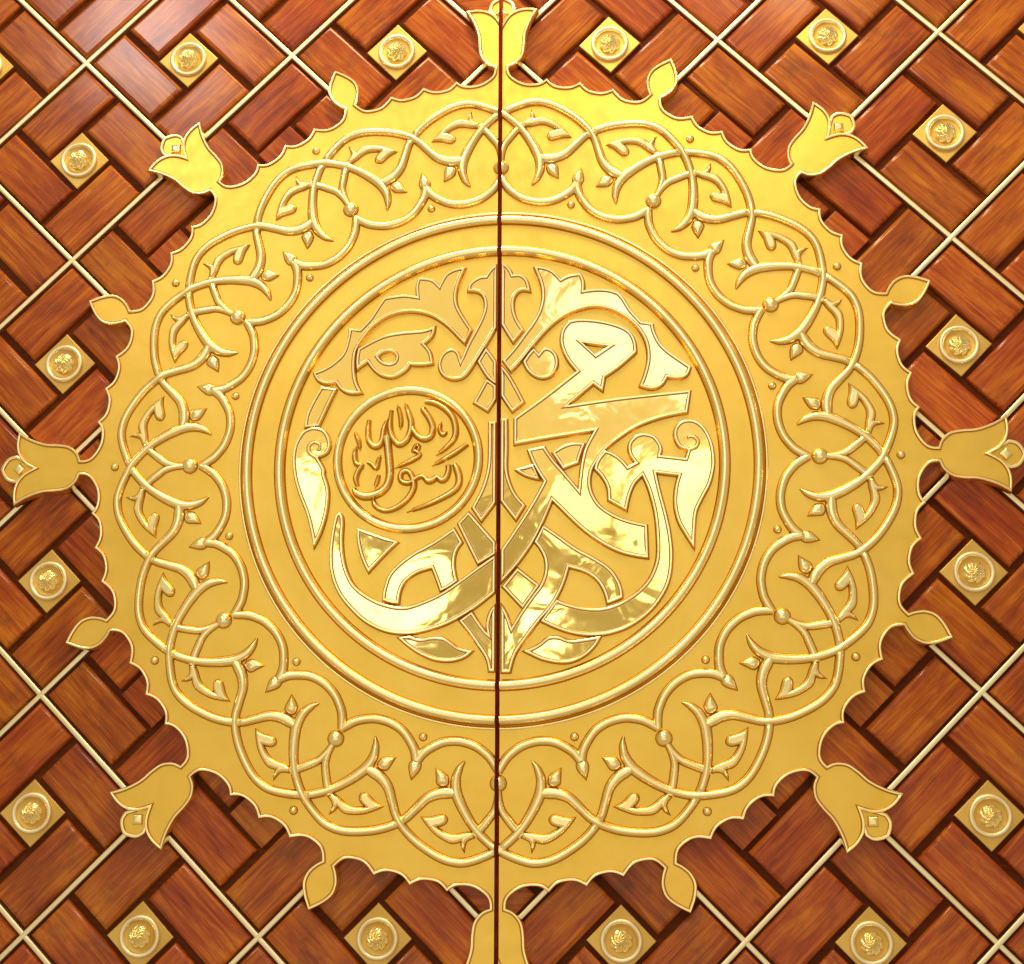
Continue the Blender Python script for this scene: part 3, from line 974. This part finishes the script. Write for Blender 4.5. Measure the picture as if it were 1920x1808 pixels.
LOW = {'trefoil': {'R': -0.9}, 'curl_end': {'R': -0.9}, 'crossing_stroke': {'R': -0.4, 'L': -0.8}, 'arch_end': {'R': -0.9}, 'cross_band': {'R': -0.9, 'L': -0.9},
       'branch_stroke': {'R': -0.3, 'L': -0.5}, 'arch_band': {'L': -0.9}, 'palmette_arch': {'L': -0.4}, 'eyed_leaf': {'L': -0.9}, 'tail_stroke': {'L': -0.6}}
made = {}
for i, (nm, sd, loops) in enumerate(LETTERS):
    dz = LOW.get(nm, {}).get(sd, 0.0) - 0.07 * (i % 5)
    top = LTOP + dz
    prof = [(-1.5, -0.25), (0, 1.4), (0.25, top * 0.55), (0.6, top - 0.5), (1.3, top), (2.9, top - 0.05), (3.5, top - 0.5), (4.6, top - 2.0), (5.0, top - 2.1)]
    prof = [(d * MM, PLATE + h * MM) for d, h in prof]
    L_ = [loop_of(s, sd) for s in loops]
    o = obj_bm(nm, rimmed(L_, prof, crease_shade=(1, 7)), ('polish', 'relief', 'crease_shade'), med[sd], 35)
    made.setdefault((nm, sd), []).append(o)


def ridge_str(s):
    return [tuple(float(x) * MM for x in t.split(',')) for t in s.split()]


def widen(path, k):
    return [(u, v, w * k) for u, v, w in path]


for par, s in ((made[('swirl_leaf', 'L')][0], '-239.3,7.2,3.9 -245.5,9.4,3.9 -251.8,15.3,3.9 -252.1,23.5,3.6 -246.1,28.3,3.3 -237.9,24.9,2.9 -238.5,18.3,2.3 -243.3,17.6,1.0'), (made[('letter_stroke', 'R')][1], '243.8,9.6,4.0 254.5,13.9,4.0 257.1,22.0,3.6 251.7,27.3,3.3 245.4,27.1,2.3 245.1,23.8,1.0')):
    pth = ridge_str(s)
    obj_bm('spiral_line', ridge(pth, PLATE + 5.2 * MM, 2.4 * MM, 4 * MM), ('relief', 'crease_shade'), par, 50)

# --- the small roundel with its inscription
RC = (-121.2 * MM, 4.8 * MM)
roundel = obj_bm('inscription_roundel', lathe([(r * MM, PLATE + h * MM) for r, h in ((99.8, -0.25), (98.4, 1.4), (98.0, 4.2), (96.8, 6.4), (94.8, 7.3), (92.6, 7.1), (90.4, 5.8), (89.0, 3.4), (88.4, 2.0), (86.6, 0.7))], *RC, 160, crease_shade=(0, 8)), ('relief', 'crease_shade'), med['L'], 50)
obj_bm('floor_disc', lathe([(87.2 * MM, PLATE + 0.75 * MM), (60 * MM, PLATE + 0.8 * MM), (20 * MM, PLATE + 0.85 * MM), (0.5 * MM, PLATE + 0.85 * MM)], *RC, 96), 'satin', roundel, 50)
SMALL = [
 ('letter_ra','-60.0,-3.0,1.9 -56.4,-9.7,4.6 -53.0,-21.6,4.8 -54.4,-32.3,4.6 -61.3,-40.4,4.3 -77.5,-49.7,3.6 -98.3,-58.8,2.6 -121.5,-66.8,0.5'),
 ('letter_seen','-67.4,-4.1,3.1 -67.2,-13.1,3.6 -70.9,-22.5,4.1 -76.7,-25.0,3.8 -82.0,-20.6,3.1 -87.2,-24.1,4.1 -93.6,-26.0,4.1 -99.5,-19.9,2.9 -105.9,-19.9,2.9 -112.9,-24.0,3.1'),
 ('letter_waw','-112.9,-25.5,2.9 -120.4,-28.0,3.1 -128.1,-25.5,3.4 -130.5,-19.2,3.4 -127.2,-12.4,3.4 -120.1,-12.2,3.4 -115.1,-18.9,3.6 -112.2,-29.0,4.1 -114.0,-38.5,4.1 -120.6,-49.1,3.8 -132.1,-59.0,3.4 -144.8,-64.1,2.9 -155.4,-62.6,2.9 -163.1,-56.2,3.6 -166.0,-48.4,0.7'),
 ('letter_lam','-149.5,35.1,7.2 -147.8,21.8,5.8 -145.7,3.7,5.8 -144.3,-14.3,5.8 -146.8,-28.5,5.8 -154.8,-38.5,6.0 -166.4,-43.7,6.5 -178.1,-44.5,6.2 -187.6,-40.4,5.3 -192.5,-33.2,0.7'),
 ('letter_lam','-173.3,58.5,1.7 -174.6,44.0,3.4 -172.6,29.4,4.1 -166.1,22.3,4.6 -159.1,23.2,4.3 -155.2,32.7,3.6 -153.3,46.0,3.4 -148.7,59.9,0.7'),
 ('letter_ha','-143.7,71.3,1.2 -145.5,49.5,3.6 -142.2,34.9,4.1 -133.8,24.5,4.6 -125.6,27.4,4.6 -119.6,36.9,4.3 -117.2,51.4,4.1 -120.4,64.8,3.6 -126.0,80.7,0.7'),
 ('letter_lam','-117.2,53.8,1.2 -113.5,41.7,4.1 -107.4,34.3,4.3 -98.6,30.8,4.6 -90.6,35.2,4.3 -88.8,47.3,4.3 -93.7,59.5,4.1 -101.6,71.1,4.1 -103.7,74.8,1.0'),
 ('letter_alif','-99.4,82.6,2.9 -85.1,79.3,4.1 -72.1,71.2,4.3 -62.5,60.1,4.3 -58.6,46.7,4.1 -58.9,34.7,3.8 -64.4,25.2,3.4 -73.7,16.3,2.4 -83.5,8.5,0.4'),
 ('vowel_mark','-136.2,78.5,0.7 -132.5,66.2,2.6 -130.8,54.1,2.4 -131.8,44.4,0.5'),
 ('vowel_mark','-77.1,54.3,0.5 -79.3,43.5,2.6 -74.9,36.4,2.9 -69.6,40.9,0.6'),
 ('vowel_mark','-42.2,23.6,2.4 -58.4,11.9,3.4 -73.5,3.1,2.9 -89.2,-5.6,0.4'),
 ('vowel_mark','-138.4,-7.8,0.4 -126.2,-2.6,2.6 -113.4,3.8,3.4 -105.3,9.6,2.6 -111.8,15.2,2.2 -114.2,14.6,1.7 -110.8,22.3,1.9 -106.6,21.1,1.9 -108.9,13.9,1.4'),
 ('vowel_mark','-193.1,43.1,0.5 -187.1,30.9,2.9 -184.3,16.4,0.6'),
 ('vowel_mark','-189.8,22.5,0.6 -191.5,10.5,3.1 -188.6,-1.0,3.4 -182.0,-3.5,3.4 -186.0,-10.0,3.1 -189.3,-20.7,3.4 -186.6,-31.5,1.2'),
 ('vowel_mark','-173.9,1.8,1.7 -167.9,-2.5,2.9 -162.3,-7.4,2.9 -159.8,2.7,2.6 -157.0,11.1,0.5'),
 ('vowel_mark','-158.8,-16.4,1.2 -160.9,-25.9,2.6 -164.2,-34.2,0.6'),
]
for i, (nm, s) in enumerate(SMALL):
    pth = widen(ridge_str(s), 1.3)
    obj_bm(nm, ridge(pth, PLATE + 0.8 * MM, (8.4 - 0.05 * (i % 4)) * MM, 5.8 * MM, foot=1.7), ('relief', 'crease_shade'), roundel, 50)
